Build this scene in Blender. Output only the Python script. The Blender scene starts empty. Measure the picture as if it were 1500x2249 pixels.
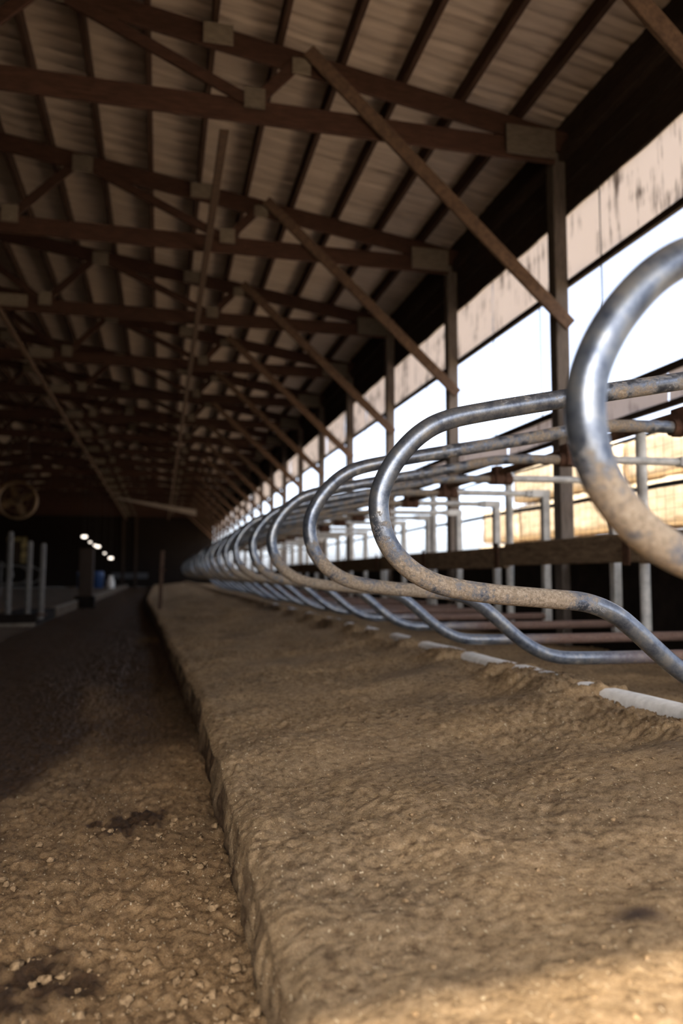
import bpy, math, random
import numpy as np
from mathutils import Vector, Matrix
random.seed(7)
SC = bpy.context.scene
COL = SC.collection

# ------------------------------------------------------------------ camera
# origin of the scene = camera position; X across the barn to the right, Y down its length, Z up
cam_d = bpy.data.cameras.new('camera')
cam = bpy.data.objects.new('camera', cam_d); COL.objects.link(cam)
F = 1680.0
yx, yz = -0.2297965, -0.0793895
RT = Vector((0.9732387, -0.2297965, 0.0))
UP = Vector((-0.01874507, -0.0793895, 0.99666741))
FW = Vector((0.22903069, 0.9699953, 0.08157248))
m = Matrix((RT, UP, -FW)).transposed()
cam.matrix_world = m.to_4x4()
cam_d.sensor_fit = 'VERTICAL'; cam_d.sensor_height = 36.0
cam_d.lens = F / 2249.0 * 36.0
cam_d.clip_start = 0.02; cam_d.clip_end = 400
cam_d.dof.use_dof = True
cam_d.dof.focus_distance = 2.55
cam_d.dof.aperture_fstop = 1.5
cam_d.dof.aperture_blades = 0
SC.camera = cam

# ------------------------------------------------------------------ sky, sun, exposure
w = bpy.data.worlds.new('sky'); SC.world = w; w.use_nodes = True
bg = w.node_tree.nodes['Background']
sky = w.node_tree.nodes.new('ShaderNodeTexSky'); sky.sky_type = 'NISHITA'; sky.sun_disc = False
sky.sun_elevation = math.radians(44); sky.sun_rotation = math.radians(180 + 15.6)     # low hazy sun behind the viewer
sky.dust_density = 3.4; sky.air_density = 0.45; sky.ozone_density = 0.4
haze = w.node_tree.nodes.new('ShaderNodeHueSaturation'); haze.inputs['Saturation'].default_value = 0.55     # milky haze
w.node_tree.links.new(sky.outputs[0], haze.inputs['Color']); w.node_tree.links.new(haze.outputs[0], bg.inputs[0])
bg.inputs[1].default_value = 0.80
sun_d = bpy.data.lights.new('sun', 'SUN'); sun_d.energy = 13.0; sun_d.angle = math.radians(0.8)
sun_d.color = (1.0, 0.86, 0.68)
sun = bpy.data.objects.new('sun', sun_d); COL.objects.link(sun)
SUN_DIR = Vector((0.28, 1.0, -1.0)).normalized()
sun.rotation_euler = SUN_DIR.to_track_quat('-Z', 'Y').to_euler()
SC.view_settings.view_transform = 'Standard'; SC.view_settings.look = 'None'
SC.view_settings.exposure = 0.0; SC.view_settings.gamma = 1.0
SC.view_settings.use_curve_mapping = False
SC.cycles.use_denoising = True
SC.cycles.max_bounces = 8; SC.cycles.diffuse_bounces = 5; SC.cycles.glossy_bounces = 3
SC.cycles.sample_clamp_indirect = 6.0

# ------------------------------------------------------------------ materials
def mat(name):
    M = bpy.data.materials.new(name); M.use_nodes = True
    nt = M.node_tree; return M, nt, nt.nodes['Principled BSDF']
def N(nt, t, **k):
    n = nt.nodes.new(t)
    for a, v in k.items():
        if a in n.inputs.keys(): n.inputs[a].default_value = v
        else: setattr(n, a, v)
    return n
def ramp(nt, src, stops):
    r = nt.nodes.new('ShaderNodeValToRGB'); e = r.color_ramp.elements
    while len(e) < len(stops): e.new(0.5)
    for i, (p, c) in enumerate(stops):
        e[i].position = p; e[i].color = (*c, 1) if len(c) == 3 else c
    nt.links.new(src, r.inputs[0]); return r
def coords(nt, scale=(1, 1, 1), kind='Object'):
    tc = N(nt, 'ShaderNodeTexCoord'); mp = N(nt, 'ShaderNodeMapping')
    mp.inputs['Scale'].default_value = scale
    nt.links.new(tc.outputs[kind], mp.inputs[0]); return mp.outputs[0]
def noise(nt, vec, scale, detail=4, rough=0.55):
    n = N(nt, 'ShaderNodeTexNoise'); n.inputs['Scale'].default_value = scale
    n.inputs['Detail'].default_value = detail; n.inputs['Roughness'].default_value = rough
    nt.links.new(vec, n.inputs['Vector']); return n.outputs['Fac']
def mixc(nt, fac, a, b, blend='MIX'):
    x = N(nt, 'ShaderNodeMix', data_type='RGBA', blend_type=blend)
    for sock, v in ((x.inputs[0], fac), (x.inputs[6], a), (x.inputs[7], b)):
        if hasattr(v, 'links') or hasattr(v, 'is_linked'): nt.links.new(v, sock)
        else: sock.default_value = v if isinstance(v, float) else (*v, 1)
    return x.outputs[2]
def bump(nt, bs, h, strength, dist):
    b = N(nt, 'ShaderNodeBump'); b.inputs['Strength'].default_value = strength
    b.inputs['Distance'].default_value = dist
    nt.links.new(h, b.inputs['Height']); nt.links.new(b.outputs[0], bs.inputs['Normal'])

def m_wood(name, c0, c1, scale=(1, 1, 1), rough=0.85):
    M, nt, bs = mat(name)
    v = coords(nt, scale)
    f = noise(nt, v, 6, 6, 0.65)
    oi = N(nt, 'ShaderNodeObjectInfo')
    r = ramp(nt, f, [(0.3, c0), (0.7, c1)])
    k = N(nt, 'ShaderNodeMapRange'); k.inputs[3].default_value = 0.75; k.inputs[4].default_value = 1.2
    nt.links.new(oi.outputs['Random'], k.inputs[0])
    hs = N(nt, 'ShaderNodeHueSaturation'); nt.links.new(r.outputs[0], hs.inputs['Color']); nt.links.new(k.outputs[0], hs.inputs['Value'])
    nt.links.new(hs.outputs[0], bs.inputs['Base Color'])
    bs.inputs['Roughness'].default_value = rough; bs.inputs['Specular IOR Level'].default_value = 0.25
    bump(nt, bs, f, 0.4, 0.01); return M

def m_steel(name):
    """galvanised tube: bluish steel, mud and rust on it in patches, thicker on its upward side"""
    M, nt, bs = mat(name)
    oi = N(nt, 'ShaderNodeObjectInfo')
    tc = N(nt, 'ShaderNodeTexCoord')
    add = N(nt, 'ShaderNodeVectorMath', operation='ADD'); sc = N(nt, 'ShaderNodeVectorMath', operation='SCALE')
    sc.inputs[3].default_value = 37.0
    nt.links.new(oi.outputs['Random'], sc.inputs[0]); nt.links.new(tc.outputs['Object'], add.inputs[0]); nt.links.new(sc.outputs[0], add.inputs[1])
    v = add.outputs[0]
    big = noise(nt, v, 4.0, 3, 0.6); fine = noise(nt, v, 95, 6, 0.75); mid = noise(nt, v, 17, 6, 0.7)
    steel = ramp(nt, mid, [(0.34, (0.075, 0.092, 0.125)), (0.5, (0.175, 0.197, 0.23)), (0.64, (0.27, 0.275, 0.27))])
    mud = ramp(nt, fine, [(0.3, (0.10, 0.075, 0.05)), (0.5, (0.24, 0.19, 0.135)), (0.75, (0.42, 0.36, 0.28))])
    # mask: authored per-vertex dirt (thick on upper faces and the worn lower bend) + noise
    at = N(nt, 'ShaderNodeAttribute', attribute_name='dirt')
    s1 = N(nt, 'ShaderNodeMath', operation='MULTIPLY_ADD'); s1.inputs[1].default_value = 0.8
    nt.links.new(at.outputs['Fac'], s1.inputs[0]); nt.links.new(mid, s1.inputs[2])
    s2 = N(nt, 'ShaderNodeMath', operation='MULTIPLY_ADD'); s2.inputs[1].default_value = 0.5
    nt.links.new(fine, s2.inputs[0]); nt.links.new(s1.outputs[0], s2.inputs[2])
    s3 = N(nt, 'ShaderNodeMath', operation='MULTIPLY_ADD'); s3.inputs[1].default_value = 0.7
    nt.links.new(big, s3.inputs[0]); nt.links.new(s2.outputs[0], s3.inputs[2])
    mr = N(nt, 'ShaderNodeMapRange'); mr.inputs[1].default_value = 1.30; mr.inputs[2].default_value = 1.50
    s4 = N(nt, 'ShaderNodeMath', operation='MULTIPLY_ADD'); s4.inputs[1].default_value = 0.01
    nt.links.new(oi.outputs['Object Index'], s4.inputs[0]); nt.links.new(s3.outputs[0], s4.inputs[2])
    nt.links.new(s4.outputs[0], mr.inputs[0])
    ar = N(nt, 'ShaderNodeAttribute', attribute_name='rust')
    rust = ramp(nt, fine, [(0.35, (0.07, 0.035, 0.022)), (0.7, (0.20, 0.10, 0.055))])
    c = mixc(nt, mr.outputs[0], steel.outputs[0], mud.outputs[0])
    c = mixc(nt, ar.outputs['Fac'], c, rust.outputs[0])
    nt.links.new(c, bs.inputs['Base Color'])
    inv = N(nt, 'ShaderNodeMapRange'); inv.inputs[3].default_value = 0.75; inv.inputs[4].default_value = 0.0
    mx = N(nt, 'ShaderNodeMath', operation='MAXIMUM'); nt.links.new(mr.outputs[0], mx.inputs[0]); nt.links.new(ar.outputs['Fac'], mx.inputs[1])
    nt.links.new(mx.outputs[0], inv.inputs[0]); nt.links.new(inv.outputs[0], bs.inputs['Metallic'])
    ro = N(nt, 'ShaderNodeMapRange'); ro.inputs[3].default_value = 0.33; ro.inputs[4].default_value = 0.85
    nt.links.new(mx.outputs[0], ro.inputs[0]); nt.links.new(ro.outputs[0], bs.inputs['Roughness'])
    hh = N(nt, 'ShaderNodeMath', operation='MULTIPLY'); nt.links.new(fine, hh.inputs[0]); nt.links.new(mx.outputs[0], hh.inputs[1])
    bump(nt, bs, hh.outputs[0], 0.6, 0.006)
    return M

def m_simple(name, c0, c1, scale=8, rough=0.8, metal=0.0, b=0.3, sv=(1, 1, 1)):
    M, nt, bs = mat(name)
    f = noise(nt, coords(nt, sv), scale, 5, 0.6)
    r = ramp(nt, f, [(0.3, c0), (0.7, c1)])
    nt.links.new(r.outputs[0], bs.inputs['Base Color'])
    bs.inputs['Roughness'].default_value = rough; bs.inputs['Metallic'].default_value = metal
    bs.inputs['Specular IOR Level'].default_value = 0.5 if rough < 0.75 else 0.12
    bump(nt, bs, f, b, 0.01); return M

def m_soil(name, dark, mid, light, fleck=(0.62, 0.50, 0.33), wet_shade=False):
    M, nt, bs = mat(name)
    v = coords(nt)
    big = noise(nt, v, 1.6, 4, 0.6); med = noise(nt, v, 30, 7, 0.72); fin = noise(nt, v, 260, 4, 0.75)
    base = ramp(nt, med, [(0.32, dark), (0.5, mid), (0.68, light)])
    bigr = ramp(nt, big, [(0.3, (0.72, 0.72, 0.74)), (0.7, (1.12, 1.08, 1.02))])
    c = mixc(nt, 1.0, base.outputs[0], bigr.outputs[0], 'MULTIPLY')
    fr = ramp(nt, fin, [(0.32, (0.40, 0.37, 0.34)), (0.5, (1, 1, 1)), (0.70, (1.45, 1.4, 1.3))])
    c = mixc(nt, 0.85, c, mixc(nt, 1.0, c, fr.outputs[0], 'MULTIPLY'))
    vs = N(nt, 'ShaderNodeTexNoise'); vs.inputs['Scale'].default_value = 110; vs.inputs['Detail'].default_value = 1
    nt.links.new(coords(nt, (1.0, 0.45, 1.0)), vs.inputs['Vector'])
    fm = N(nt, 'ShaderNodeMapRange'); fm.inputs[1].default_value = 0.70; fm.inputs[2].default_value = 0.74
    nt.links.new(vs.outputs['Fac'], fm.inputs[0])
    c = mixc(nt, fm.outputs[0], c, fleck)
    rough = 0.95
    bs.inputs['Roughness'].default_value = rough; bs.inputs['Specular IOR Level'].default_value = 0.15
    if wet_shade:
        at = N(nt, 'ShaderNodeAttribute', attribute_name='wet_shade')  # mask mixes real damp with shade painted into the colour
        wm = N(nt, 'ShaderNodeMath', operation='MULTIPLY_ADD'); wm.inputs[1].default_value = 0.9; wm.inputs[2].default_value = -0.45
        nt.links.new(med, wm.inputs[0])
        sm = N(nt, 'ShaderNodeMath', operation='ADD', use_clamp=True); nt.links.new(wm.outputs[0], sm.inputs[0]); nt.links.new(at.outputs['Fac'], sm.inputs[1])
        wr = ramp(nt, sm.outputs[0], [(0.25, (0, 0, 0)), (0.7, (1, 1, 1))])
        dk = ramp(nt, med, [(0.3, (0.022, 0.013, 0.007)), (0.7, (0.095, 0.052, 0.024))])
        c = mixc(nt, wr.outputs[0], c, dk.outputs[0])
        rr = N(nt, 'ShaderNodeMapRange'); rr.inputs[3].default_value = 0.95; rr.inputs[4].default_value = 0.5
        nt.links.new(wr.outputs[0], rr.inputs[0]); nt.links.new(rr.outputs[0], bs.inputs['Roughness'])
        bs.inputs['Specular IOR Level'].default_value = 0.2
    nt.links.new(c, bs.inputs['Base Color'])
    h = N(nt, 'ShaderNodeMath', operation='MULTIPLY_ADD'); h.inputs[1].default_value = 0.45
    nt.links.new(fin, h.inputs[0]); nt.links.new(med, h.inputs[2])
    bump(nt, bs, h.outputs[0], 1.0, 0.014)
    return M

def m_sheet(name, base, stain, trans=0.5, sv=(1, 14, 1.2)):
    """thin plastic curtain that lets daylight through, streaked with dark run-down grime"""
    M, nt, bs = mat(name)
    f = noise(nt, coords(nt, sv), 1.6, 6, 0.7)
    g = noise(nt, coords(nt, (1, 1.0, 1.6)), 1.7, 2, 0.5)
    s = N(nt, 'ShaderNodeMath', operation='MULTIPLY_ADD'); s.inputs[1].default_value = 0.9
    nt.links.new(g, s.inputs[0]); nt.links.new(f, s.inputs[2])
    r = ramp(nt, s.outputs[0], [(0.62, base), (0.93, base), (1.0, stain)])
    r.color_ramp.elements[0].position = 0.5; r.color_ramp.elements[1].position = 0.97
    mr = N(nt, 'ShaderNodeMapRange'); mr.inputs[1].default_value = 0.98; mr.inputs[2].default_value = 1.2
    nt.links.new(s.outputs[0], mr.inputs[0])
    c = mixc(nt, mr.outputs[0], base, stain)
    nt.nodes.remove(r)
    d = N(nt, 'ShaderNodeBsdfDiffuse'); t = N(nt, 'ShaderNodeBsdfTranslucent'); x = N(nt, 'ShaderNodeMixShader')
    x.inputs[0].default_value = trans
    nt.links.new(c, d.inputs[0]); nt.links.new(c, t.inputs[0])
    nt.links.new(d.outputs[0], x.inputs[1]); nt.links.new(t.outputs[0], x.inputs[2])
    nt.links.new(x.outputs[0], nt.nodes['Material Output'].inputs[0]); nt.nodes.remove(bs)
    return M

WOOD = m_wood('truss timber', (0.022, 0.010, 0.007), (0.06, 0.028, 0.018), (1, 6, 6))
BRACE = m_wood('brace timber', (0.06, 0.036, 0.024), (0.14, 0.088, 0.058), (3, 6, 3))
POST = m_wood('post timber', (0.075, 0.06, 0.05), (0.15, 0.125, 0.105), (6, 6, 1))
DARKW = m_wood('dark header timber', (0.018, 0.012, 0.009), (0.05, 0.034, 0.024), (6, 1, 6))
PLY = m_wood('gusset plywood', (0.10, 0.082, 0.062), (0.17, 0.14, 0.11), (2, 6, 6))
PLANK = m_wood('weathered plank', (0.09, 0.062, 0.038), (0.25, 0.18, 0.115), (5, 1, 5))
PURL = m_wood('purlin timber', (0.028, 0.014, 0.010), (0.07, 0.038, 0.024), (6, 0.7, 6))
STEEL = m_steel('dirty galvanised steel')
GALV = m_simple('pale galvanised steel', (0.27, 0.275, 0.27), (0.54, 0.535, 0.51), 9, 0.6, 0.1)
RUST = m_simple('rusty iron', (0.04, 0.023, 0.016), (0.11, 0.056, 0.036), 20, 0.9)
RAILR = m_simple('rusty rail', (0.05, 0.03, 0.022), (0.16, 0.095, 0.06), 12, 0.85)
TIN = m_simple('roof tin', (0.37, 0.30, 0.25), (0.58, 0.49, 0.42), 3.0, 0.6, 0.0, 0.25, (0.5, 5, 1))
WHITE = m_simple('white painted concrete', (0.66, 0.65, 0.61), (0.88, 0.87, 0.83), 22, 0.8)
BEDM = m_soil('stall bedding', (0.13, 0.08, 0.04), (0.34, 0.238, 0.132), (0.48, 0.348, 0.21), wet_shade=True)
ALLEYM = m_soil('alley manure', (0.10, 0.058, 0.027), (0.28, 0.18, 0.09), (0.41, 0.28, 0.155), wet_shade=True)
CRUMB = m_simple('crumb', (0.14, 0.090, 0.047), (0.32, 0.218, 0.12), 60, 0.98, 0, 0.8)
STRAW = m_simple('chaff', (0.30, 0.215, 0.12), (0.52, 0.39, 0.23), 30, 0.8)
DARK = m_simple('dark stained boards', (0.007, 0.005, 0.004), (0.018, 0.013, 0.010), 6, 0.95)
CONC = m_simple('old concrete', (0.12, 0.10, 0.08), (0.24, 0.21, 0.17), 4, 0.9)
DIRTC = m_simple('dirty concrete', (0.07, 0.05, 0.034), (0.15, 0.11, 0.075), 3, 0.95)
GALVD = m_simple('dull old pipe', (0.08, 0.075, 0.07), (0.16, 0.15, 0.135), 9, 0.7)
GROUND = m_simple('dry yard soil', (0.42, 0.34, 0.24), (0.60, 0.50, 0.37), 1.5, 0.95)
BALE = m_simple('straw bale', (0.56, 0.44, 0.29), (0.86, 0.74, 0.55), 3, 0.95, 0, 0.9, (1, 1, 3))
CURT = m_sheet('curtain sheet', (0.80, 0.72, 0.66), (0.13, 0.105, 0.09), 0.46, (1, 9, 0.9))
CURT2 = m_sheet('lower curtain sheet', (0.44, 0.405, 0.41), (0.20, 0.175, 0.17), 0.42)
BLACK = m_simple('black cable', (0.015, 0.015, 0.017), (0.03, 0.03, 0.032), 10, 0.7)
FANM = m_simple('fan housing', (0.14, 0.085, 0.045), (0.26, 0.17, 0.09), 8, 0.6, 0.2)
BLUE = m_simple('blue plastic', (0.012, 0.04, 0.13), (0.02, 0.065, 0.19), 4, 0.5)
def m_lamp():
    M, nt, bs = mat('lit lamp lens'); bs.inputs['Base Color'].default_value = (0.9, 0.85, 0.8, 1)
    bs.inputs['Emission Color'].default_value = (1, 0.88, 0.76, 1); bs.inputs['Emission Strength'].default_value = 3.5; return M
LAMP = m_lamp()

# ------------------------------------------------------------------ mesh helpers
class MB:
    def __init__(s): s.v = []; s.f = []; s.sm = []; s.at = {}
    def add(s, vs, fs, smooth=False):
        o = len(s.v); s.v += [tuple(p) for p in vs]
        for q in fs: s.f.append(tuple(i + o for i in q)); s.sm.append(smooth)
    def beam(s, a, b, wd, ht, side=None, ch=0.006):
        """chamfered timber / bar from a to b; wd along side vector, ht across"""
        a, b = Vector(a), Vector(b); d = (b - a).normalized()
        if side is None: side = Vector((0, 0, 1)).cross(d) if abs(d.z) < 0.95 else Vector((1, 0, 0))
        side = (Vector(side) - d * Vector(side).dot(d)).normalized(); up = d.cross(side)
        x, y = wd / 2, ht / 2; c = min(ch, x * .45, y * .45)
        prof = [(-x + c, -y), (x - c, -y), (x, -y + c), (x, y - c), (x - c, y), (-x + c, y), (-x, y - c), (-x, -y + c)]
        vs = [p + side * u + up * v for p in (a, b) for u, v in prof]
        fs = [(i, (i + 1) % 8, 8 + (i + 1) % 8, 8 + i) for i in range(8)] + [tuple(range(7, -1, -1)), tuple(range(8, 16))]
        s.add(vs, fs); return s
    def box(s, lo, hi, ch=0.006):
        lo, hi = Vector(lo), Vector(hi); c = (lo + hi) / 2; d = hi - lo
        ax = max(range(3), key=lambda i: d[i])
        e = Vector((0, 0, 0)); e[ax] = d[ax] / 2
        o = [i for i in range(3) if i != ax]; sd = Vector((0, 0, 0)); sd[o[0]] = 1
        return s.beam(c - e, c + e, d[o[0]], d[o[1]], sd, ch)
    def tube(s, pts, r, seg=14, cap=True, ref=None, radii=None):
        pts = [Vector(p) for p in pts]; n = len(pts); rings = []
        u = None
        for i, p in enumerate(pts):
            d = (pts[min(i + 1, n - 1)] - pts[max(i - 1, 0)]).normalized()
            if u is None:
                r0 = Vector(ref) if ref else (Vector((0, 0, 1)) if abs(d.z) < .9 else Vector((0, 1, 0)))
                u = (r0 - d * r0.dot(d)).normalized()
            else: u = (u - d * u.dot(d)).normalized()
            v = d.cross(u); rr = radii[i] if radii else r
            rings += [p + (u * math.cos(2 * math.pi * k / seg) + v * math.sin(2 * math.pi * k / seg)) * rr for k in range(seg)]
        fs = [(i * seg + k, i * seg + (k + 1) % seg, (i + 1) * seg + (k + 1) % seg, (i + 1) * seg + k) for i in range(n - 1) for k in range(seg)]
        s.add(rings, fs, True)
        if cap:
            s.add(rings[:seg], [tuple(range(seg - 1, -1, -1))]); s.add(rings[-seg:], [tuple(range(seg))])
        return s
    def prism(s, poly, y0, y1):
        """polygon in XZ extruded along Y"""
        n = len(poly); vs = [(x, y0, z) for x, z in poly] + [(x, y1, z) for x, z in poly]
        s.add(vs, [(i, (i + 1) % n, n + (i + 1) % n, n + i) for i in range(n)] + [tuple(range(n - 1, -1, -1)), tuple(range(n, 2 * n))]); return s
    def mesh(s, name, m):
        me = bpy.data.meshes.new(name); me.from_pydata(s.v, [], s.f); me.materials.append(m)
        me.polygons.foreach_set('use_smooth', s.sm)
        for k, fn in s.at.items():
            a = me.attributes.new(k, 'FLOAT', 'POINT'); a.data.foreach_set('value', [fn(p) for p in s.v])
        me.update(); return me
    def build(s, name, m, parent=None):
        return link(name, s.mesh(name, m), parent)
def link(name, data, parent=None, loc=None):
    o = bpy.data.objects.new(name, data); COL.objects.link(o)
    if parent: o.parent = parent
    if loc: o.location = loc
    return o
def tag(o, label=None, cat=None, group=None, kind=None):
    if label: o['label'] = label
    if cat: o['category'] = cat
    if group: o['group'] = group
    if kind: o['kind'] = kind
    return o
def thing(name, label, cat, loc=(0, 0, 0), group=None):
    return tag(link(name, None, None, loc), label, cat, group)
def dup(root, loc, label, group=None, kids=None):
    r = root.copy(); COL.objects.link(r); r.location = loc; r['label'] = label
    if group: r['group'] = group
    for ch in (kids if kids is not None else root.children):
        c = ch.copy(); COL.objects.link(c); c.parent = r
        for g in ch.children:
            d = g.copy(); COL.objects.link(d); d.parent = c
    return r

# numpy value noise
_rs = np.random.RandomState(3); _T = _rs.rand(512, 512)
def vn(x, y):
    xi = np.floor(x).astype(int); yi = np.floor(y).astype(int); fx = x - xi; fy = y - yi
    fx = fx * fx * (3 - 2 * fx); fy = fy * fy * (3 - 2 * fy)
    g = lambda a, b: _T[a % 512, b % 512]
    return (g(xi, yi) * (1 - fx) * (1 - fy) + g(xi + 1, yi) * fx * (1 - fy) + g(xi, yi + 1) * (1 - fx) * fy + g(xi + 1, yi + 1) * fx * fy) * 2 - 1
def fbm(x, y, o=4, g=0.5):
    t = 0; a = 1
    for i in range(o): t = t + a * vn(x * 2 ** i + 17.3 * i, y * 2 ** i + 9.1 * i); a *= g
    return t
def grid_mesh(name, XX, YY, ZZ, m, attrs=None):
    ny, nx = XX.shape
    V = np.stack([XX, YY, ZZ], -1).reshape(-1, 3).astype(np.float32)
    i = np.arange(ny * nx).reshape(ny, nx)
    q = np.stack([i[:-1, :-1], i[:-1, 1:], i[1:, 1:], i[1:, :-1]], -1).reshape(-1, 4).astype(np.int32)
    me = bpy.data.meshes.new(name); me.vertices.add(len(V)); me.vertices.foreach_set('co', V.ravel())
    me.loops.add(q.size); me.loops.foreach_set('vertex_index', q.ravel())
    me.polygons.add(len(q)); me.polygons.foreach_set('loop_start', np.arange(0, q.size, 4, dtype=np.int32))
    me.polygons.foreach_set('use_smooth', np.ones(len(q), bool))
    me.materials.append(m)
    for k, a in (attrs or {}).items():
        at = me.attributes.new(k, 'FLOAT', 'POINT'); at.data.foreach_set('value', a.ravel().astype(np.float32))
    me.update(calc_edges=True); me.validate(); return me

# ------------------------------------------------------------------ dimensions
ZA = -0.98                      # alley floor
XW = 3.95                       # inner face of the side-wall posts
P0, PS = 7.03, 3.05             # first wall post in view, post spacing
YEND = 62.0
XR = -6.0                       # ridge
XL = XR - (XW - XR)             # left wall
PH = 0.18                        # purlin height
def ztop(x): return 4.69 + 0.152 * (XW - (x if x > XR else 2 * XR - x))    # top of the truss top chord
posts_y = [P0 + PS * k for k in range(-3, 18)]

# ------------------------------------------------------------------ floor and yard
fl = MB().box((XL, -3.7, ZA - 0.25), (4.1, YEND, ZA - 0.06)).build('floor', DIRTC); tag(fl, kind='structure')
yd = MB()
yd.box((4.1, -30, ZA - 0.3), (60, 90, ZA - 0.02)); yd.box((XL - 30, -40, ZA - 0.3), (4.1, -3.7, ZA - 0.02))
tag(yd.build('ground', GROUND), kind='structure')

# ------------------------------------------------------------------ end walls, left wall
wf = MB()
wf.prism([(XL, 3.0), (4.1, 3.0), (4.1, 4.6), (XR, 6.2), (XL, 4.6)], -2.40, -2.30)
wf.box((XL, -2.40, ZA), (-2.4, -2.30, 3.0))
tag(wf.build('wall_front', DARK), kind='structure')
wb = MB()
wb.prism([(XL, ZA), (-11.3, ZA), (-11.3, 5.65), (XL, 4.95)], YEND, YEND + .15)
wb.prism([(-11.3, ZA), (-9.9, ZA), (-9.9, .9), (-11.3, .9)], YEND, YEND + .15); wb.prism([(-11.3, 2.85), (-9.9, 2.85), (-9.9, 5.85), (-11.3, 5.65)], YEND, YEND + .15)
wb.prism([(-9.9, ZA), (-3.7, ZA), (-3.7, 6.1), (XR, 6.5), (-9.9, 5.85)], YEND, YEND + .15)
wb.prism([(-3.7, ZA), (-0.9, ZA), (-0.9, -0.3), (-3.7, -0.3)], YEND, YEND + .15)
wb.prism([(-3.7, 0.15), (-0.9, 0.15), (-0.9, 5.6), (-3.7, 6.1)], YEND, YEND + .15)
wb.prism([(-0.9, ZA), (4.1, ZA), (4.1, 4.85), (-0.9, 5.6)], YEND, YEND + .15)
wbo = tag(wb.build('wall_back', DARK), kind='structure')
for x in (-2.85, -1.9):
    MB().box((x - .12, YEND - .12, ZA), (x + .12, YEND, 5.2)).build('post', DARKW, wbo)
win = MB().box((-3.7, YEND + .04, -0.3), (-0.9, YEND + .07, 0.15)).build('window_1', m_sheet('dusty window panel', (0.13, 0.13, 0.135), (0.08, 0.08, 0.08), 0.6)); tag(win, kind='structure')
for x in (-3.7, -2.77, -1.84, -0.9):
    MB().box((x - .03, YEND, -0.3), (x + .03, YEND + .1, 0.15)).build('frame', DARKW, win)

w2 = tag(MB().box((-11.3, YEND + .04, .9), (-9.9, YEND + .07, 2.85)).build('window_2', m_sheet('yellowed window panel', (0.34, 0.27, 0.15), (0.05, 0.04, 0.03), 0.7, (1, 3, 3))), kind='structure')
MB().box((-11.3, YEND, .9), (-10.35, YEND + .12, 2.5)).build('shutter', DARKW, w2); MB().box((-10.38, YEND, .9), (-10.3, YEND + .1, 2.85)).build('frame', DARKW, w2)
wl = MB()                          # left wall with two gaps far down
for y0, y1 in ((-3.6, 47.5), (49.2, 52.0), (54.0, YEND)): wl.box((XL - .12, y0, ZA), (XL, y1, 4.6))
for y0, y1 in ((47.5, 49.2), (52.0, 54.0)):
    wl.box((XL - .12, y0, ZA), (XL, y1, 1.6)); wl.box((XL - .12, y0, 3.4), (XL, y1, 4.6))
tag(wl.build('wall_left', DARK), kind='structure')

# ------------------------------------------------------------------ right wall
wr = MB().box((4.04, -3.6, ZA - .05), (4.12, YEND, 0.16)).build('wall_right', DARK); tag(wr, kind='structure')
for y in posts_y:
    MB().beam((XW + .075, y + .075, ZA), (XW + .075, y + .075, 4.5), .15, .15, (1, 0, 0), .008).build('post', POST, wr)
y = -3.6
while y < YEND - 1:
    y2 = min(y + 6.1, YEND)
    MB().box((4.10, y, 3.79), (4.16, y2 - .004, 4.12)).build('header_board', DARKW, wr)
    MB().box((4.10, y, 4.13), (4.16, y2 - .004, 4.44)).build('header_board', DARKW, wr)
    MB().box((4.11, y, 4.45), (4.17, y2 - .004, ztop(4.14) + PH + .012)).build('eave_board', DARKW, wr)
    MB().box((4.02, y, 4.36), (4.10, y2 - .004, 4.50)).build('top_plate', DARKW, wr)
    MB().box((4.10, y, 3.015), (4.15, y2 - .004, 3.085)).build('curtain_batten', DARKW, wr)
    MB().box((4.12, y, 1.70), (4.16, y2 - .004, 1.77)).build('curtain_batten', DARKW, wr)
    MB().box((4.12, y, 1.40), (4.16, y2 - .004, 1.455)).build('curtain_batten', DARKW, wr)
    y = y2
def curtain(y0, y1, z0, z1, x, nm, m_):
    n = max(3, int((y1 - y0) / .12)); vs = []; ph = random.random() * 6
    for i in range(n + 1):
        yy = y0 + (y1 - y0) * i / n
        xx = x + .008 * math.sin(i * .9 + ph)
        vs += [(xx, yy, z0), (xx + .01 * math.sin(i * .5 + ph), yy, (z0 + z1) / 2), (xx, yy, z1)]
    b = MB(); b.add(vs, [(3 * i + j, 3 * i + 3 + j, 3 * i + 4 + j, 3 * i + 1 + j) for i in range(n) for j in (0, 1)], True)
    return b.build(nm, m_, wr)
y = -2.44
J = [-1.0, 1.6, 4.2, 6.46, 7.71, 8.94, 10.3, 11.46]
ys = [-3.6, -2.3] + J + [11.46 + 1.9 * i for i in range(1, 26)]
for a, b in zip(ys, ys[1:] + [YEND]):
    curtain(a + .012, b - .012, 3.08, 3.80, 4.125, 'curtain_panel', CURT)
    MB().beam((4.13, b, 1.72), (4.13, b, 3.8), .012, .012, (1, 0, 0), .002).build('curtain_strap', BLACK, wr)
y = -3.6
while y < YEND - 1:
    curtain(y + .01, y + 3.03, 1.45, 1.71, 4.14, 'lower_curtain_panel', CURT2); y += 3.05
for z, r in ((1.235, .016), (0.765, .022), (0.34, .010)):
    pts = [(4.16, -3.4 + 3.05 * i + 1.525 * j, z - (.02 if j else 0)) for i in range(21) for j in (0, 1)]
    MB().tube(pts, r, 6).build('cable', BLACK, wr)
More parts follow.
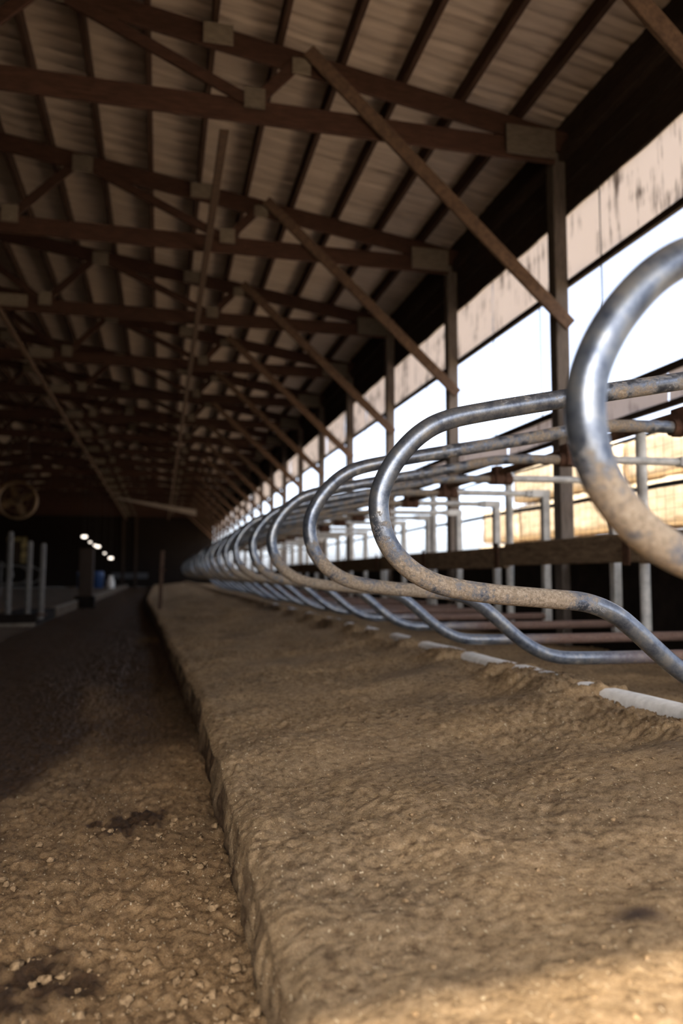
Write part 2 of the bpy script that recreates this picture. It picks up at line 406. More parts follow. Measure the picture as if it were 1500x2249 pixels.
for k in range(0, 7):               # welded wire between the posts
    y0 = 0.98 + PS * k + .16; b = MB()
    for i in range(26):
        yy = y0 + i * .115
        b.beam((4.18, yy, 0.1), (4.18, yy, 1.24), .0024, .0024, (1, 0, 0), .0004)
    for j in range(11): b.beam((4.185, y0, .12 + .11 * j), (4.185, y0 + 2.88, .12 + .11 * j), .0024, .0024, (1, 0, 0), .0004)
    tag(b.build('wire_mesh', RUST, wr), kind='stuff')

# ------------------------------------------------------------------ roof: sheets and purlins
ce = link('ceiling', None); tag(ce, kind='structure')
PURX = [4.30] + [3.57 - .632 * i for i in range(15)]
def sheet_mesh(var):
    rs = random.Random(var); b = MB()
    xs = [4.55] + [x + d for x in PURX for d in (0.0, -.316)]; xs = [x for x in xs if x > XR + .1] + [XR]
    prof = []
    for i in range(25):
        yy = .92 * i / 24; t = (yy % .23) / .23
        prof.append((yy, .026 if .36 < t < .64 else 0.0))
    vs = []
    for k, x in enumerate(xs):
        sag = -.012 * rs.random() if k % 2 == 0 else 0
        for yy, h in prof: vs.append((x, yy, ztop(x) + PH + h + sag + .010 * math.sin(yy * 13 + k * 2.3 + var * 1.9) + (.004 if yy > .9 else 0)))
    n = len(prof)
    b.add(vs, [(k * n + i, k * n + i + 1, (k + 1) * n + i + 1, (k + 1) * n + i) for k in range(len(xs) - 1) for i in range(n - 1)], True)
    return b.mesh('roof_sheet', TIN)
shm = [sheet_mesh(i) for i in range(3)]
for i in range(73):
    y = -3.75 + .905 * i
    o = link('roof_sheet', shm[i % 3], ce, (0, y, 0.003 * (i % 2)))
    o2 = link('roof_sheet', shm[(i + 1) % 3], ce, (2 * XR, y, 0.003 * (i % 2))); o2.scale = (-1, 1, 1)
for sx in (1, -1):
    rc = MB(); xe = 4.6 if sx > 0 else 2 * XR - 4.6
    rc.beam((xe, (YEND - 3.75) / 2, ztop(xe) + PH + .07), (XR, (YEND - 3.75) / 2, ztop(XR) + PH + .07), YEND + 3.9, .02, (0, 1, 0), .004)
    rc.build('light_blocker', TIN, ce)  # unseen slab added to stop light leaking through the sheet laps
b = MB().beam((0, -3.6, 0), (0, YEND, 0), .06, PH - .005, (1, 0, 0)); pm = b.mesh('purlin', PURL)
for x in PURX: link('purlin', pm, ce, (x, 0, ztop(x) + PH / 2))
for x in PURX[::2]: link('purlin', pm, ce, (2 * XR - x, 0, ztop(x) + PH / 2))
for x in (.52, -2.62):               # lateral boards nailed under the bottom chords
    MB().beam((x, P0 + .1, 4.262), (x, YEND - .3, 4.262), .09, .04, (1, 0, 0)).build('lateral_brace', BRACE, ce)

# ------------------------------------------------------------------ trusses
truss = thing('roof_truss', '', 'roof truss', (0, P0, 0))
T = .04
def tb(name, a, b_, ht, yoff=0.0, m_=WOOD, th=T):
    o = MB().beam((a[0], yoff, a[1]), (b_[0], yoff, b_[1]), th, ht, (0, 1, 0)).build(name, m_, truss); return o
Y0 = -.03
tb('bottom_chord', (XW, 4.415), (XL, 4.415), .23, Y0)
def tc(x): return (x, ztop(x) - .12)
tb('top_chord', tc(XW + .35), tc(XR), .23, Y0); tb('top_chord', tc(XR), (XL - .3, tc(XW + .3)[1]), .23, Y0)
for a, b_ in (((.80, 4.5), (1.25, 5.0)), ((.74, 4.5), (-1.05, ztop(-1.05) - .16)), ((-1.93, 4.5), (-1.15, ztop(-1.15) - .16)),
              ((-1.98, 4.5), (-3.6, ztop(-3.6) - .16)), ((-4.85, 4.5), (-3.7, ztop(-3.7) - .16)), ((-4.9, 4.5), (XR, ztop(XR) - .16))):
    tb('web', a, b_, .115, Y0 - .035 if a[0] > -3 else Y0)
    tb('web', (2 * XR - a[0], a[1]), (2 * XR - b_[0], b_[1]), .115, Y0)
def gus(x0, x1, z0, z1):
    MB().box((x0, Y0 - .075, z0), (x1, Y0 - .05, z1), .003).build('gusset_plate', PLY, truss)
gus(3.38, 3.93, 4.325, 4.63); gus(.69, .89, 4.42, 4.62); gus(-2.03, -1.83, 4.42, 4.64); gus(-1.2, -.95, ztop(-1.1) - .28, ztop(-1.1) - .06)
gus(.30, .58, ztop(.4) - .22, ztop(.4) - .02); gus(1.15, 1.33, ztop(1.2) - .28, ztop(1.2) - .12); gus(-2.66, -2.2, 4.36, 4.56); gus(-3.8, -3.5, ztop(-3.6) - .28, ztop(-3.6) - .05)
MB().beam((4.035, Y0 - .10, 2.54), (1.30, Y0 - .10, 5.05), .04, .145, (0, 1, 0)).build('knee_brace', BRACE, truss)
ordn = ['', 'second', 'third', 'fourth', 'fifth', 'sixth', 'seventh', 'eighth', 'ninth', 'tenth', 'eleventh', 'twelfth']
kids = list(truss.children)
truss['label'] = 'large brown timber roof truss showing its whole lower chord and pale end plate'
dup(truss, (0, P0 - PS + .15, 0), 'timber truss showing only a diagonal knee brace across the upper right corner', None, kids)
for k in range(1, 18):
    if k < 7: dup(truss, (0, P0 + PS * k, 0), ['', 'second roof truss back, its knee brace meeting the second wall post',
        'third timber roof truss back, darker, brace ending at the third wall post', 'fourth timber roof truss back in the dim middle of the roof',
        'fifth timber roof truss back, partly behind the hanging lateral boards', 'sixth timber roof truss back, nearly black'
        , 'seventh timber roof truss back, only its brace catching window light'][k], None, kids)
    else: dup(truss, (0, P0 + PS * k, 0), 'dark distant timber roof truss lost in the blackness deep in the barn', 'far roof trusses', kids)

# ------------------------------------------------------------------ stall bed, brisket curb, alley
def steps(y0, y1, fine, k):
    out = [y0]; y = y0
    while y < y1:
        y += max(fine, k * abs(y)); out.append(y)
    return out
VIS = [(2.2, 3.27), (3.33, 3.49), (3.70, 3.77), (3.81, 3.89), (4.0, 4.2), (4.27, 4.98), (5.28, 5.85), (6.05, 6.65), (7.0, 7.5), (7.8, 8.4), (9.0, 9.5), (10.1, 10.8), (11.6, 12.3), (13.5, 14.2)]
def cover(Y):
    Y = Y + .018 * fbm(Y * 9, Y * 0 + 3.3, 3)
    c = np.ones_like(Y)
    for a, b_ in VIS:
        e = .03
        c = np.minimum(c, 1 - np.clip((Y - a) / e, 0, 1) * np.clip((b_ - Y) / e, 0, 1))
    return c
def curbx(Y): return .25 - .033 * np.clip(Y - 5, 0, 21)
XB = 2.00                      # brisket curb front face
BED_END = 61.0
def bed_h(X, Y):
    t = np.clip((X - .25) / 1.8, 0, 1)
    z = -.765 + .17 * t
    z = z + .036 * fbm(X * 1.7 + 3, Y * 2.1, 3) + .022 * np.cos(2 * np.pi * (Y - 1.2) / 1.2 + X * .8) * np.clip((X - .5) / .8, 0, 1)
    n2 = fbm(X * 16, Y * 16, 3, .6); n3 = fbm(X * 55 + 5, Y * 55, 2, .7)
    rough = np.clip(.55 + .9 * vn(X * 1.1 + 7, Y * 1.3), .25, 1.2)
    z = z + rough * (.0075 * n2 + .0062 * n3)
    # drift against the curb, behind it lower ground
    c = cover(Y)
    d = np.clip(1.35 * np.exp(-((X - XB + .03) / .13) ** 2), 0, 1)
    jag = .010 * vn(Y * 13, X * 3) + .010 * vn(Y * 41, X * 6) + .010 * n3
    z = z * (1 - d) + d * (-.522 * c - .570 * (1 - c) + jag)
    back = np.clip((X - XB - .12) / .4, 0, 1); back = back * back * (3 - 2 * back)
    z = z * (1 - back) + back * (-.70 + .02 * fbm(X * 2, Y * 2, 3) + .008 * n3)
    over = np.clip((X - XB + .01) / .05, 0, 1) * (1 - np.clip((X - XB - .16) / .12, 0, 1))
    z = np.where(over > 0, np.where(c > .5, np.maximum(z, -.527 * over - .8 * (1 - over) + .006 * n3), np.minimum(z, -.575 + .010 * n3)), z)
    return z
ys = np.array([-3.6 + .075 * i for i in range(60)] + steps(.9, BED_END, .0065, .0040))
us = np.concatenate([np.linspace(0, .22, 34)[:-1], np.linspace(.22, 2.5, 320)[:-1], np.linspace(2.5, 3.79, 40)])
U, YY = np.meshgrid(us, ys)
cx = curbx(YY)
XX = cx + U * (4.02 - cx) / 3.79
ZZ = bed_h(XX, YY)
edge = np.clip(1 - (XX - cx) / .07, 0, 1); ZZ = ZZ - .03 * edge ** 2
# curb face, caked with bedding, hanging down from the rounded edge to the alley
nf = 34
fz = np.linspace(0, 1, nf)
FX = np.zeros((len(ys), nf)); FZ = np.zeros((len(ys), nf)); FY = np.repeat(ys[:, None], nf, 1)
e0 = ZZ[:, 0]
for j, t in enumerate(fz):
    FZ[:, j] = (ZA - .05) * (1 - t) + e0 * t
    dep = .010 * fbm(ys * 55, FZ[:, j] * 14, 3, .7) + .010 * fbm(ys * 7, FZ[:, j] * 5 + 5, 3)
    FX[:, j] = cx[:, 0] + (dep - .022 * t * (1 - t) * 2 + .02 * np.clip(1 - abs(t - .22) / .15, 0, 1)) * (1 - t ** 6)
XX = np.concatenate([FX[:, :-1], XX], 1); ZZ = np.concatenate([FZ[:, :-1], ZZ], 1); YY = np.concatenate([FY[:, :-1], YY], 1)
bwet_shade = np.clip(.02 + .5 * np.clip(vn(XX * .9 + 40, YY * 1.4 + 3), 0, 1) * np.clip((XX - 1.0) / .8, 0, 1), 0, .45)
bwet_shade[:, :nf - 1] = np.clip((.62 - .40 * fz[None, :-1] + .25 * np.clip((ys[:, None] - 2.2) / 1.5, 0, 1)) + .30 * vn(FY[:, :-1] * 9, FZ[:, :-1] * 6), 0, .9)  # damp at the foot; the growth along Y is painted shade
bwet_shade = np.maximum(bwet_shade, .75 * np.exp(-(((XX - .98) / .07) ** 2 + ((YY - 1.47) / .05) ** 2)))
bed = link('stall_bedding', grid_mesh('stall_bedding', XX, YY, ZZ, BEDM, {'wet_shade': bwet_shade}))
tag(bed, 'deep tan crumbly bedding filling the raised stall bed along the right side', 'bedding', None, 'stuff')

# white brisket curb half buried in the bedding
cb = MB()
n = 120; prof = [(0, -.75), (.004, -.58), (.016, -.545), (.045, -.53), (.10, -.53), (.13, -.545), (.14, -.58), (.14, -.75)]
cys = [1.0 + 40 * i / n for i in range(n + 1)]
vs = [(XB + px + .004 * math.sin(yy * 3), yy, pz + .004 * math.sin(yy * 5.1)) for yy in cys for px, pz in prof]
k = len(prof); cb.add(vs, [(i * k + j, i * k + j + 1, (i + 1) * k + j + 1, (i + 1) * k + j) for i in range(n) for j in range(k - 1)], True)
cb.add(vs[:k], [tuple(range(k))]); cb.add(vs[-k:], [tuple(range(k - 1, -1, -1))])
tag(cb.build('brisket_curb', WHITE), 'white painted curb line half buried in the bedding under the stall loops', 'curb')

ax = np.concatenate([np.linspace(-2.3, -1.2, 40)[:-1], np.linspace(-1.2, .30, 230)])
ays = np.array([-3.6 + .075 * i for i in range(61)] + steps(1.0, 61.5, .0075, .005))
AX, AY = np.meshgrid(ax, ays)
AX = AX - .033 * np.clip(AY - 5, 0, 21) * np.clip((AX + 1.0) / 1.2, 0, 1)
xr = AX
clump = np.clip((xr + .95 + .25 * fbm(AY * 1.1, xr * 1.5, 2)) / .5, 0, 1)
n2 = fbm(AX * 14, AY * 14, 3, .6); n3 = fbm(AX * 50 + 9, AY * 50, 2, .7)
AZ = ZA + .012 * fbm(AX * 2.2, AY * 1.2, 3) + (.5 + .5 * clump) * (.010 * n2 + .0095 * n3) + .015 * np.clip((xr + .1) / .35, 0, 1)
AZ = AZ - .008 * np.clip(1 - abs((xr + .30) / .10), 0, 1) * np.clip((AY - 3) / 2, 0, 1)
wet_shade = np.clip(.95 - clump * 1.0 + .35 * fbm(AX * 1.3 + 4, AY * .5, 3) + .85 * np.clip((AY - 3.25) / 2.4, 0, 1), 0, 1)  # wet left side; the rise along Y paints in the dimmer distance
for px, py, pr in ((-.28, 2.02, .13), (-.10, 3.2, .13), (-.62, 2.3, .13), (-.52, 1.75, .10)):
    wet_shade = np.maximum(wet_shade, 1.1 * np.exp(-np.clip(((AX - px) / pr) ** 2 + ((AY - py) / (pr * 1.2)) ** 2 + 1.1 * fbm(AX * 16 + px, AY * 13, 3), 0, 20)))
al = link('alley_manure', grid_mesh('alley_manure', AX, AY, AZ, ALLEYM, {'wet_shade': wet_shade}))
tag(al, 'brown clumpy manure layer covering the lower scraped alley, wetter on its left', 'manure', None, 'stuff')
lf = MB().box((XL, -3.6, ZA - .08), (-2.31, YEND, ZA - .005)).build('alley_slab', DIRTC, fl)

# loose crumbs and chaff
def ico():
    t = (1 + 5 ** .5) / 2
    v = [(-1, t, 0), (1, t, 0), (-1, -t, 0), (1, -t, 0), (0, -1, t), (0, 1, t), (0, -1, -t), (0, 1, -t), (t, 0, -1), (t, 0, 1), (-t, 0, -1), (-t, 0, 1)]
    f = [(0, 11, 5), (0, 5, 1), (0, 1, 7), (0, 7, 10), (0, 10, 11), (1, 5, 9), (5, 11, 4), (11, 10, 2), (10, 7, 6), (7, 1, 8), (3, 9, 4), (3, 4, 2), (3, 2, 6), (3, 6, 8), (3, 8, 9), (4, 9, 5), (2, 4, 11), (6, 2, 10), (8, 6, 7), (9, 8, 1)]
    v = np.array(v, float) / math.sqrt(1 + t * t)
    v2 = list(map(tuple, v)); mid = {}; f2 = []
    def mp(a, b_):
        kk = (min(a, b_), max(a, b_))
        if kk not in mid:
            p = (np.array(v2[a]) + np.array(v2[b_])) / 2; v2.append(tuple(p / np.linalg.norm(p))); mid[kk] = len(v2) - 1
        return mid[kk]
    for a, b_, c in f:
        x, y_, z = mp(a, b_), mp(b_, c), mp(c, a); f2 += [(a, x, z), (b_, y_, x), (c, z, y_), (x, y_, z)]
    return np.array(v2), f2
IV, IF = ico()
def interp(G_x, G_y, Z, ysv, x, y_):
    i = int(np.searchsorted(ysv, y_)); i = min(max(i, 0), Z.shape[0] - 1)
    j = int(np.argmin(np.abs(G_x[i] - x))); return Z[i, j]
def crumbs(name, n, fx, fy, Z, GX, GY, ysv, rmin, rmax, skip=0):
    b = MB(); rs = np.random.RandomState(len(name))
    for _ in range(n):
        y_ = fy(); x = fx(y_); r = rmin + (rmax - rmin) * random.random() ** 3
        z = interp(GX[:, skip:], GY, Z[:, skip:], ysv, x, y_)
        jit = 1 + .55 * (rs.rand(len(IV), 1) - .5) * 2
        P = IV * jit * r * np.array([1, .8 + .5 * rs.rand(), .75]) + np.array([x, y_, z + r * .25])
        b.add(P.tolist(), IF, True)
    return b.build(name, CRUMB)
tag(crumbs('alley_crumbs', 800, lambda y_: -.80 + 1.03 * random.random() ** .7, lambda: 1.3 + 1.9 * random.random() ** 1.4, AZ, AX, AY, ays, .003, .014),
    'loose dry tan crumbs scattered over the near alley beside the bed edge', 'crumbs', None, 'stuff')
tag(crumbs('bedding_crumbs', 700, lambda y_: .3 + 1.9 * random.random(), lambda: .9 + 3.6 * random.random() ** 1.3, ZZ, XX, YY, ys, .002, .007, nf),
    'loose tan crumbs strewn on the near stall bedding', 'crumbs', None, 'stuff')
b = MB()
for _ in range(600):
    y_ = .9 + 4.2 * random.random() ** 1.3; x = .27 + 1.9 * random.random()
    z = interp(XX[:, nf:], YY, ZZ[:, nf:], ys, x, y_) + .003
    a = random.random() * 6.28; L = .002 + .006 * random.random() ** 2; d = Vector((math.cos(a), math.sin(a), .5 * (random.random() - .3))) * L
    b.beam(Vector((x, y_, z)) - d, Vector((x, y_, z)) + d, .0014, .0009, None, .0002)
tag(b.build('chaff', STRAW), 'pale chopped chaff flecks lying on the stall bedding', 'chaff', None, 'stuff')

# ------------------------------------------------------------------ stall loops
R = .0335
def cr(P, n=7):
    P = [Vector((p[0], 0, p[1])) for p in P]; out = []
    Q = [P[0] * 2 - P[1]] + P + [P[-1] * 2 - P[-2]]
    for i in range(1, len(Q) - 2):
        for k_ in range(n):
            t = k_ / n; a, b_, c, d = Q[i - 1:i + 3]
            out.append(.5 * ((2 * b_) + (c - a) * t + (2 * a - 5 * b_ + 4 * c - d) * t * t + (3 * b_ - a - 3 * c + d) * t ** 3))
    return out + [P[-1]]
loop_pts = [(2.74, .805), (2.50, .803), (2.28, .790), (2.10, .762), (1.86, .710), (1.37, .616), (1.08, .557), (.93, .519), (.84, .470), (.765, .395), (.715, .315), (.693, .24), (.700, .16), (.730, .09), (.785, .028), (.86, -.018), (.95, -.045), (1.10, -.066), (1.30, -.083), (1.44, -.098), (1.545, -.138), (1.63, -.20), (1.76, -.31), (1.86, -.375), (1.96, -.412), (2.10, -.425), (2.5, -.428), (3.84, -.430)]
lp = cr(loop_pts, 6)
def dirt(p):
    x, y_, z = p
    up = 0.0
    # thick on the upper side of the top rail and of the worn lower bend, thin on the nose and the descender
    if z > .45: up = .02 + .40 * max(0, min(1, (x - .9) / 1.2))
    elif z < .20 and z > -.14 and x < 1.6: up = .10 + .42 * max(0, min(1, (.20 - z) / .18)) * max(0, min(1, (1.55 - x) / .3))
    elif x < 1.0: up = -.16
    elif z < -.13 and x < 2.0: up = -.25
    else: up = .1
    return up
def rustf(p): return max(0, min(1, (p[0] - 2.15) / .5)) * .85 if p[2] < -.3 else 0.0
lb = MB().tube(lp, R, 20, True, (0, 1, 0)); lb.at = {'dirt': dirt, 'rust': rustf}
div = thing('stall_loop', '', 'stall loop', (0, 0, 0), 'stall loops in the row')
rail = lb.build('loop_rail', STEEL, div)
cl = MB().tube([(2.70, 0, .805), (2.90, 0, .806)], .047, 16); cl.box((2.74, -.06, .765), (2.80, .06, .915)); cl.box((2.83, -.055, .77), (2.88, .055, .905))
cl.tube([(2.77, -.075, .90), (2.77, .075, .90)], .012, 6); cl.tube([(2.855, -.075, .895), (2.855, .075, .895)], .012, 6)
cl.build('clamp', RUST, div)
MB().tube([(2.88, 0, .815), (3.2, 0, .818), (3.80, 0, .822)], .0285, 14).build('extension_pipe', GALV, div)
eb = MB().box((3.71, -.042, .785), (3.915, .042, .862)); eb.box((3.66, -.038, .79), (3.70, .038, .856)); eb.build('elbow_bracket', GALV, div)
MB().beam((3.875, 0, .84), (3.875, 0, -.50), .078, .078, (1, 0, 0), .008).build('square_post', GALV, div)
kids = list(div.children)
NL = 21
labels = {1: 'nearest stall loop of bent steel tube, large and blurred, cut off by the right edge',
 2: 'sharp mud-spattered steel stall loop, second from the viewer, its lower bend in full view',
 3: 'stall loop of grey-brown steel tube, third from the viewer, just behind the sharp one',
 4: 'bluish steel stall loop, fourth from the viewer', 5: 'brownish stall loop, fifth from the viewer',
 6: 'stall loop sixth from the viewer, narrow tan curve', 7: 'stall loop seventh from the viewer, half hidden by the sixth',
 8: 'stall loop eighth from the viewer, thin tan curve'}
for k in range(1, NL + 1):
    dx, dz = (0, 0) if k in (2, 3) else (random.uniform(-.012, .012), random.uniform(-.012, .012))
    lab = labels.get(k, 'small far steel stall loop in the tightly bunched dark end of the row')
    if k == 1:
        div.location = (-.008, 1.13, .052); div['label'] = lab; o = div
    else: o = dup(div, (dx, 1.2 * k, dz), lab, 'far stall loops' if k > 8 else 'stall loops in the row', kids)
    o.children[0].pass_index = {1: 0, 2: 0, 3: 14, 4: 2, 5: 20}.get(k, random.randint(22, 50))
    q = .003 if k < 9 else .010
    if k != 2: o.rotation_euler = (random.uniform(-q, q), random.uniform(-q, q) * .6, random.uniform(-q, q))

# longitudinal neck rail on top of the clamps
pts = [(2.79, .3 + .6 * i, .872 + .006 * math.sin(i * 1.3)) for i in range(43)]
tag(MB().tube(pts, .030, 12).build('neck_rail', RAILR), 'rusty pipe running lengthwise over the clamps of every stall loop', 'rail')

# round posts, plank
for i, k in enumerate(range(1, 9)):
    yy = 2.98 + 2.42 * k
    t = thing('round_post', ['round pale post outside the picture beside the nearest plank end', 'thick round pale steel post right of the sharp stall loop', 'second round pale steel post back, left of the first along the plank', 'third round pale steel post back along the plank'][min(k, 3)] if k < 4 else 'far round pale steel post behind the stall loops', 'post', (3.76, yy, -.80), 'round posts along the plank' if k < 4 else 'far round posts')
    MB().tube([(0, 0, -.12), (0, 0, 1.97)], .042, 16).build('pipe', GALV, t)
    MB().tube([(0, 0, -.02), (0, 0, .05), (0, 0, .09)], .05, 14, True, None, [.075, .06, .044]).build('dirty_foot', RUST, t)
    if k > 0:
        MB().box((-.16, -.03, .875), (-.145, .06, 1.145)).build('strap', RUST, t)
pk = 2.86; i = 0
while pk < 24.5:
    L = [2.46, 2.42, 2.4, 2.44][i % 4]
    z = .205 + [0, .012, -.008, .004][i % 4] - .003 * max(0, pk - 5)
    pb = MB().box((3.655, pk, z - .118), (3.71, pk + L - .008, z + .118), .01).build('plank', PLANK)
    tag(pb, ['brown weathered plank bolted to the posts at the right edge', 'brown weathered plank below the bales, behind the nearest stall loop', 'brown weathered plank seen through the sharp stall loop', 'weathered plank continuing past the third round post'][i] if i < 4 else 'dim far plank bolted along the stall fronts', 'plank', 'planks along the stall fronts' if i < 4 else 'far planks')
    pk += L; i += 1

# ------------------------------------------------------------------ straw bales outside
bm_ = []
for vv in range(3):
    b = MB(); rs = np.random.RandomState(vv); nx, ny, nz = 5, 10, 5
    from itertools import product
    idx = {}; vs = []; fs = []
    def vert(p):
        if p not in idx:
            q = np.array([p[0] / nx - .5, p[1] / ny - .5, p[2] / nz - .5]) * np.array([.9, 2.16, .83])
            ed = sum(1 for c, n_ in zip(p, (nx, ny, nz)) if c in (0, n_))
            q = q * (1 - .025 * (ed - 1)) + (rs.rand(3) - .5) * .035
            idx[p] = len(vs); vs.append(tuple(q))
        return idx[p]
    for a_, c_, n1, n2_, n3_ in ((0, 1, nx, ny, nz), (0, 2, nx, nz, ny), (1, 2, ny, nz, nx)):
        e_ = 3 - a_ - c_
        for i_, j_, s_ in product(range(n1), range(n2_), (0, n3_)):
            q = []
            for di, dj in ((0, 0), (1, 0), (1, 1), (0, 1)):
                p = [0, 0, 0]; p[a_] = i_ + di; p[c_] = j_ + dj; p[e_] = s_; q.append(vert(tuple(p)))
            flip = (s_ == 0) ^ (e_ == 1)
            fs.append(tuple(q[::-1]) if flip else tuple(q))
    b.add(vs, fs, True)
    tw = MB()
    for tx in (-.25, 0, .25):
        tw.tube([(tx, -1.12, -.45), (tx, -1.12, .45), (tx, 1.12, .45), (tx, 1.12, -.45)], .006, 5)
    bm_.append((b.mesh('straw_bale', BALE), tw.mesh('twine', STRAW)))
n = 0
for c in range(4):
    hgt = [4, 4, 4, 3][c]
    for lvl in range(hgt):
        yy = 11.55 + 2.25 * c + (.2 * (lvl % 2)) ; zz = ZA + .425 + .905 * lvl
        nm = ['left end', 'third from the right', 'second from the right', 'right end']
        col = ['at the right end', 'second from the right', 'third from the right', 'at the left end'][c]
        lv = ['bottom', 'second layer', 'third layer', 'top'][lvl]
        o = link('straw_bale', bm_[n % 3][0], None, (8.9 + random.uniform(-.08, .08), yy, zz)); o.rotation_euler.z = random.uniform(-.04, .04)
        tag(o, 'sunlit golden straw bale outside, %s, column %s' % (lv, col), 'straw bale', 'straw bales outside')
        link('twine', bm_[n % 3][1], o); n += 1

# ------------------------------------------------------------------ left side of the barn
t = thing('concrete_curb', 'dark concrete block with a pale lower edge at the left of the alley', 'curb', (-2.62, 16.0, ZA))
MB().box((-.46, -.2, -.05), (.30, 2.6, .22), .02).build('block', DARK, t); MB().box((-.40, -.32, -.05), (.30, -.2, .05), .01).build('pale_edge', CONC, t)
for x, y, h, lab in ((-2.86, 16.0, 1.62, 'pale steel pipe post at the far left, tallest of three by the dark block'), (-2.51, 16.05, 1.44, 'middle steel pipe post of three standing by the dark block at left'), (-2.27, 16.1, 1.40, 'steel pipe post on the alley side of the dark block at left')):
    t = thing('pipe_post', lab, 'post', (x, y, ZA + .2), 'pipe posts at the left')
    MB().tube([(0, 0, -.1), (.01, 0, h - .04), (.01, 0, h)], .055, 12, True, None, [.055, .055, .035]).build('pipe', GALVD, t)
    MB().box((-.09, -.09, -.02), (.09, .09, .02)).build('base_plate', RUST, t)
t = thing('far_stall_bed', 'low dark platform along the left of the alley far down', 'platform', (-2.33, 18.9, ZA))
MB().box((-3.2, 0, -.05), (0, 40, .20), .02).build('slab', DIRTC, t)
MB().box((-.10, 0, .20), (0, 40, .24), .01).build('pale_lip', CONC, t)
t = thing('timber_post', 'short thick dark timber post standing left of the far alley end', 'post', (-2.14, 24.0, ZA))
MB().box((-.2, -.2, -.05), (.2, .2, 1.75), .02).build('shaft', DARKW, t); MB().box((-.3, -.26, -.05), (.26, .22, .35), .02).build('footing', DARK, t)
t = thing('gate_post', 'slim leaning wooden post at the far end of the tan bed edge', 'post', (.0, 17.5, -.80))
MB().beam((0, 0, -.1), (.045, 0, 1.33), .085, .085, (1, 0, 0), .01).build('shaft', BRACE, t); MB().tube([(-.03, -.05, .9), (.12, -.05, .9)], .012, 6).build('hook', RUST, t)
# far stall loops across the barn on the left platform: dim rails
for j, (y, lab) in enumerate(((27.0, 'dim grey stall loop on the left platform nearest the timber column'), (30.0, 'dim grey stall loop further along the left platform'), (33.0, 'dim grey stall loop at the far end of the left platform'))):
    t = thing('left_stall_loop', lab, 'stall loop', (-5.0, y, ZA + .2), 'stall loops on the left platform')
    MB().tube([(-1.2, 0, 1.15), (0, 0, 1.1), (.25, 0, .95), (.3, 0, .75), (.2, 0, .55), (0, 0, .45), (-1.2, 0, .4)], .03, 10).build('loop_rail', GALVD, t)
    MB().tube([(-1.2, 0, -.05), (-1.2, 0, 1.3)], .04, 10).build('upright', GALVD, t)

def fan(loc, r, lab):
    t = thing('barn_fan', lab, 'fan', loc, 'barn fans at the left')
    b = MB(); seg = 36
    prof = [(r, -.16), (r + .05, -.18), (r + .05, .18), (r, .16)]
    vs = [((R_) * math.cos(2 * math.pi * k_ / seg), yy, R_ * math.sin(2 * math.pi * k_ / seg)) for k_ in range(seg) for R_, yy in prof]
    b.add(vs, [(k_ * 4 + i_, k_ * 4 + (i_ + 1) % 4, ((k_ + 1) % seg) * 4 + (i_ + 1) % 4, ((k_ + 1) % seg) * 4 + i_) for k_ in range(seg) for i_ in range(4)], True)
    b.build('housing', FANM, t)
    for k_ in range(4):
        a = k_ * math.pi / 2 + .4; d = Vector((math.cos(a), 0, math.sin(a))); s_ = Vector((-math.sin(a), .55, math.cos(a)))
        MB().beam(d * .1, d * (r - .05), .02, .2, Vector((math.sin(a) * .5, .9, -math.cos(a) * .5)), .004).build('blade', FANM, t)
    MB().tube([(0, -.12, 0), (0, .2, 0)], .1, 14).build('motor', DARKW, t)
    g = MB()
    for q in (.33, .66): g.tube([(r * q * math.cos(2 * math.pi * k_ / 24), -.17, r * q * math.sin(2 * math.pi * k_ / 24)) for k_ in range(25)], .006, 4)
    for k_ in range(8): a = k_ * math.pi / 4; g.tube([(0, -.17, 0), ((r + .02) * math.cos(a), -.17, (r + .02) * math.sin(a))], .006, 4)
    g.build('guard', FANM, t)
    for s_ in (-1, 1): MB().tube([(s_ * r * .7, 0, r * .75), (s_ * r * .5, 0, 4.33 - loc[2])], .012, 6).build('hanging_rod', BLACK, t)
fan((-4.45, P0 + PS * 6 + 0.5, 2.35), .55, 'round brown barn fan hanging in the dark at the left edge, fully in view')
fan((-5.05, P0 + PS * 5 + 0.5, 2.45), .55, 'round barn fan cut off by the left edge of the picture')

t = thing('hanging_sheet', 'pale sloping sheet hung below the far trusses right of centre', 'sheet', (0, 43.5, 0))
MB().prism([(-2.36, 4.15), (-2.2, 4.20), (1.9, 3.62), (1.9, 3.30)], 0, .04).build('panel', m_simple('pale gable tin', (0.24, 0.21, 0.19), (0.32, 0.28, 0.25), 2), t)
for x, z in ((-2.0, 4.15), (0, 3.8), (1.8, 3.6)): MB().tube([(x, .02, z - .02), (x, .06, 4.32)], .008, 5).build('hanger', BLACK, t)
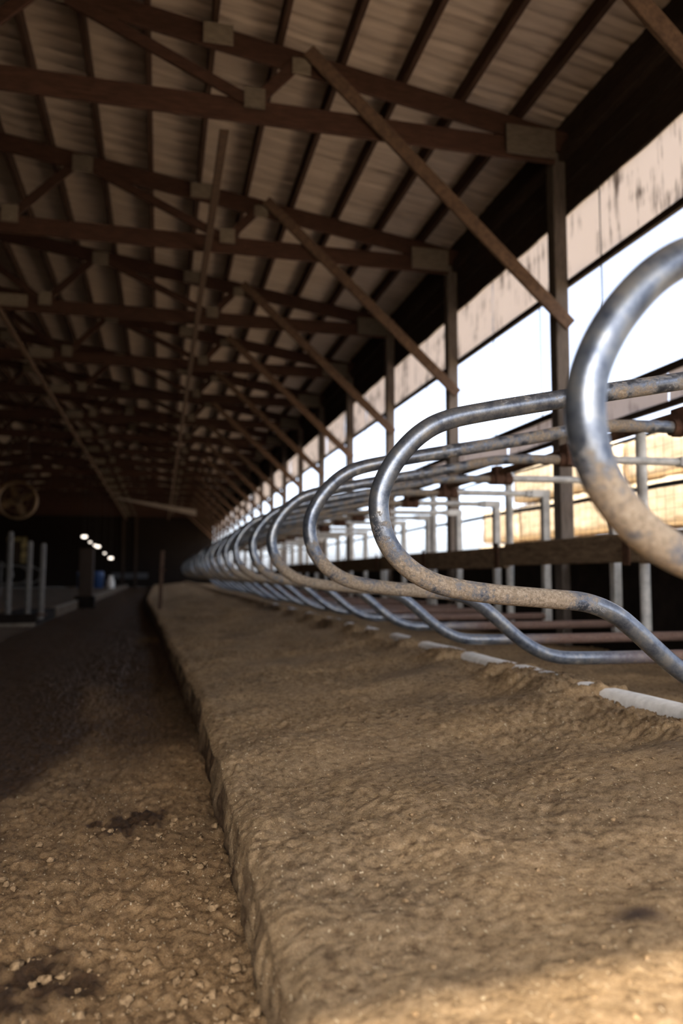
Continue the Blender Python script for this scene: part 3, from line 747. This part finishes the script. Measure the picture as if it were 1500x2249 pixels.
# hanging lamps far down the barn
for i, (x, y, z, r, lab) in enumerate(((-3.53, 38, 1.80, .13, 'brightest far hanging lamp, uppermost of the slanting row'), (-3.43, 40, 1.62, .07, 'faint lamp just below the uppermost one'), (-3.24, 40.4, 1.48, .07, 'faint lamp right above the middle bright one'),
    (-3.21, 42, 1.48, .13, 'bright middle lamp of the slanting row'), (-2.93, 43, 1.15, .07, 'faint lamp between the middle and lowest bright ones'), (-2.62, 43.2, .90, .13, 'bright lowest lamp of the slanting row'))):
    yt = [37.50, 40.55, 40.55, 43.60, 43.60, 43.60][i] - .03; x, y, z = x * yt / y, yt, z * yt / y
    t = thing('hanging_lamp', lab, 'lamp', (x, y, z), 'hanging lamps far down the barn')
    MB().tube([(0, 0, -r * .55), (0, 0, -r * .35), (0, 0, 0), (0, 0, r * .3)], r, 14, True, None, [r * .55, r * .85, r, r * .8]).build('lens', LAMP, t)
    MB().tube([(0, 0, r * .3), (0, 0, r * .8), (0, 0, r * 1.2)], r, 14, True, None, [r * 1.1, r * .5, r * .2]).build('shade', DARK, t)
    MB().tube([(0, 0, r * 1.1), (0, 0, 4.3 - z)], .008, 5).build('cord', BLACK, t)

# far end: blue drums and a white can
for x, y, lab in ((-4.1, 44.0, 'blue plastic drum at the far end of the alley, left one'), (-3.35, 44.5, 'blue plastic drum at the far end of the alley, right one')):
    t = thing('plastic_drum', lab, 'drum', (x, y, ZA + .24), 'blue drums at the far end')
    MB().tube([(0, 0, 0), (0, 0, .05), (0, 0, .3), (0, 0, .33), (0, 0, .6), (0, 0, .63), (0, 0, .88), (0, 0, .92)], .3, 18, True, None, [.27, .3, .3, .315, .3, .315, .3, .26]).build('body', BLUE, t)
    MB().tube([(.12, 0, .92), (.12, 0, .96)], .05, 8).build('bung', BLACK, t)
t = thing('milk_can', 'small white can standing right of the blue drums', 'can', (-2.65, 44.2, ZA + .24))
MB().tube([(0, 0, 0), (0, 0, .4), (0, 0, .5), (0, 0, .62)], .2, 16, True, None, [.2, .2, .12, .12]).build('body', WHITE, t)
MB().tube([(0, 0, .62), (0, 0, .68)], .15, 14).build('lid', WHITE, t)
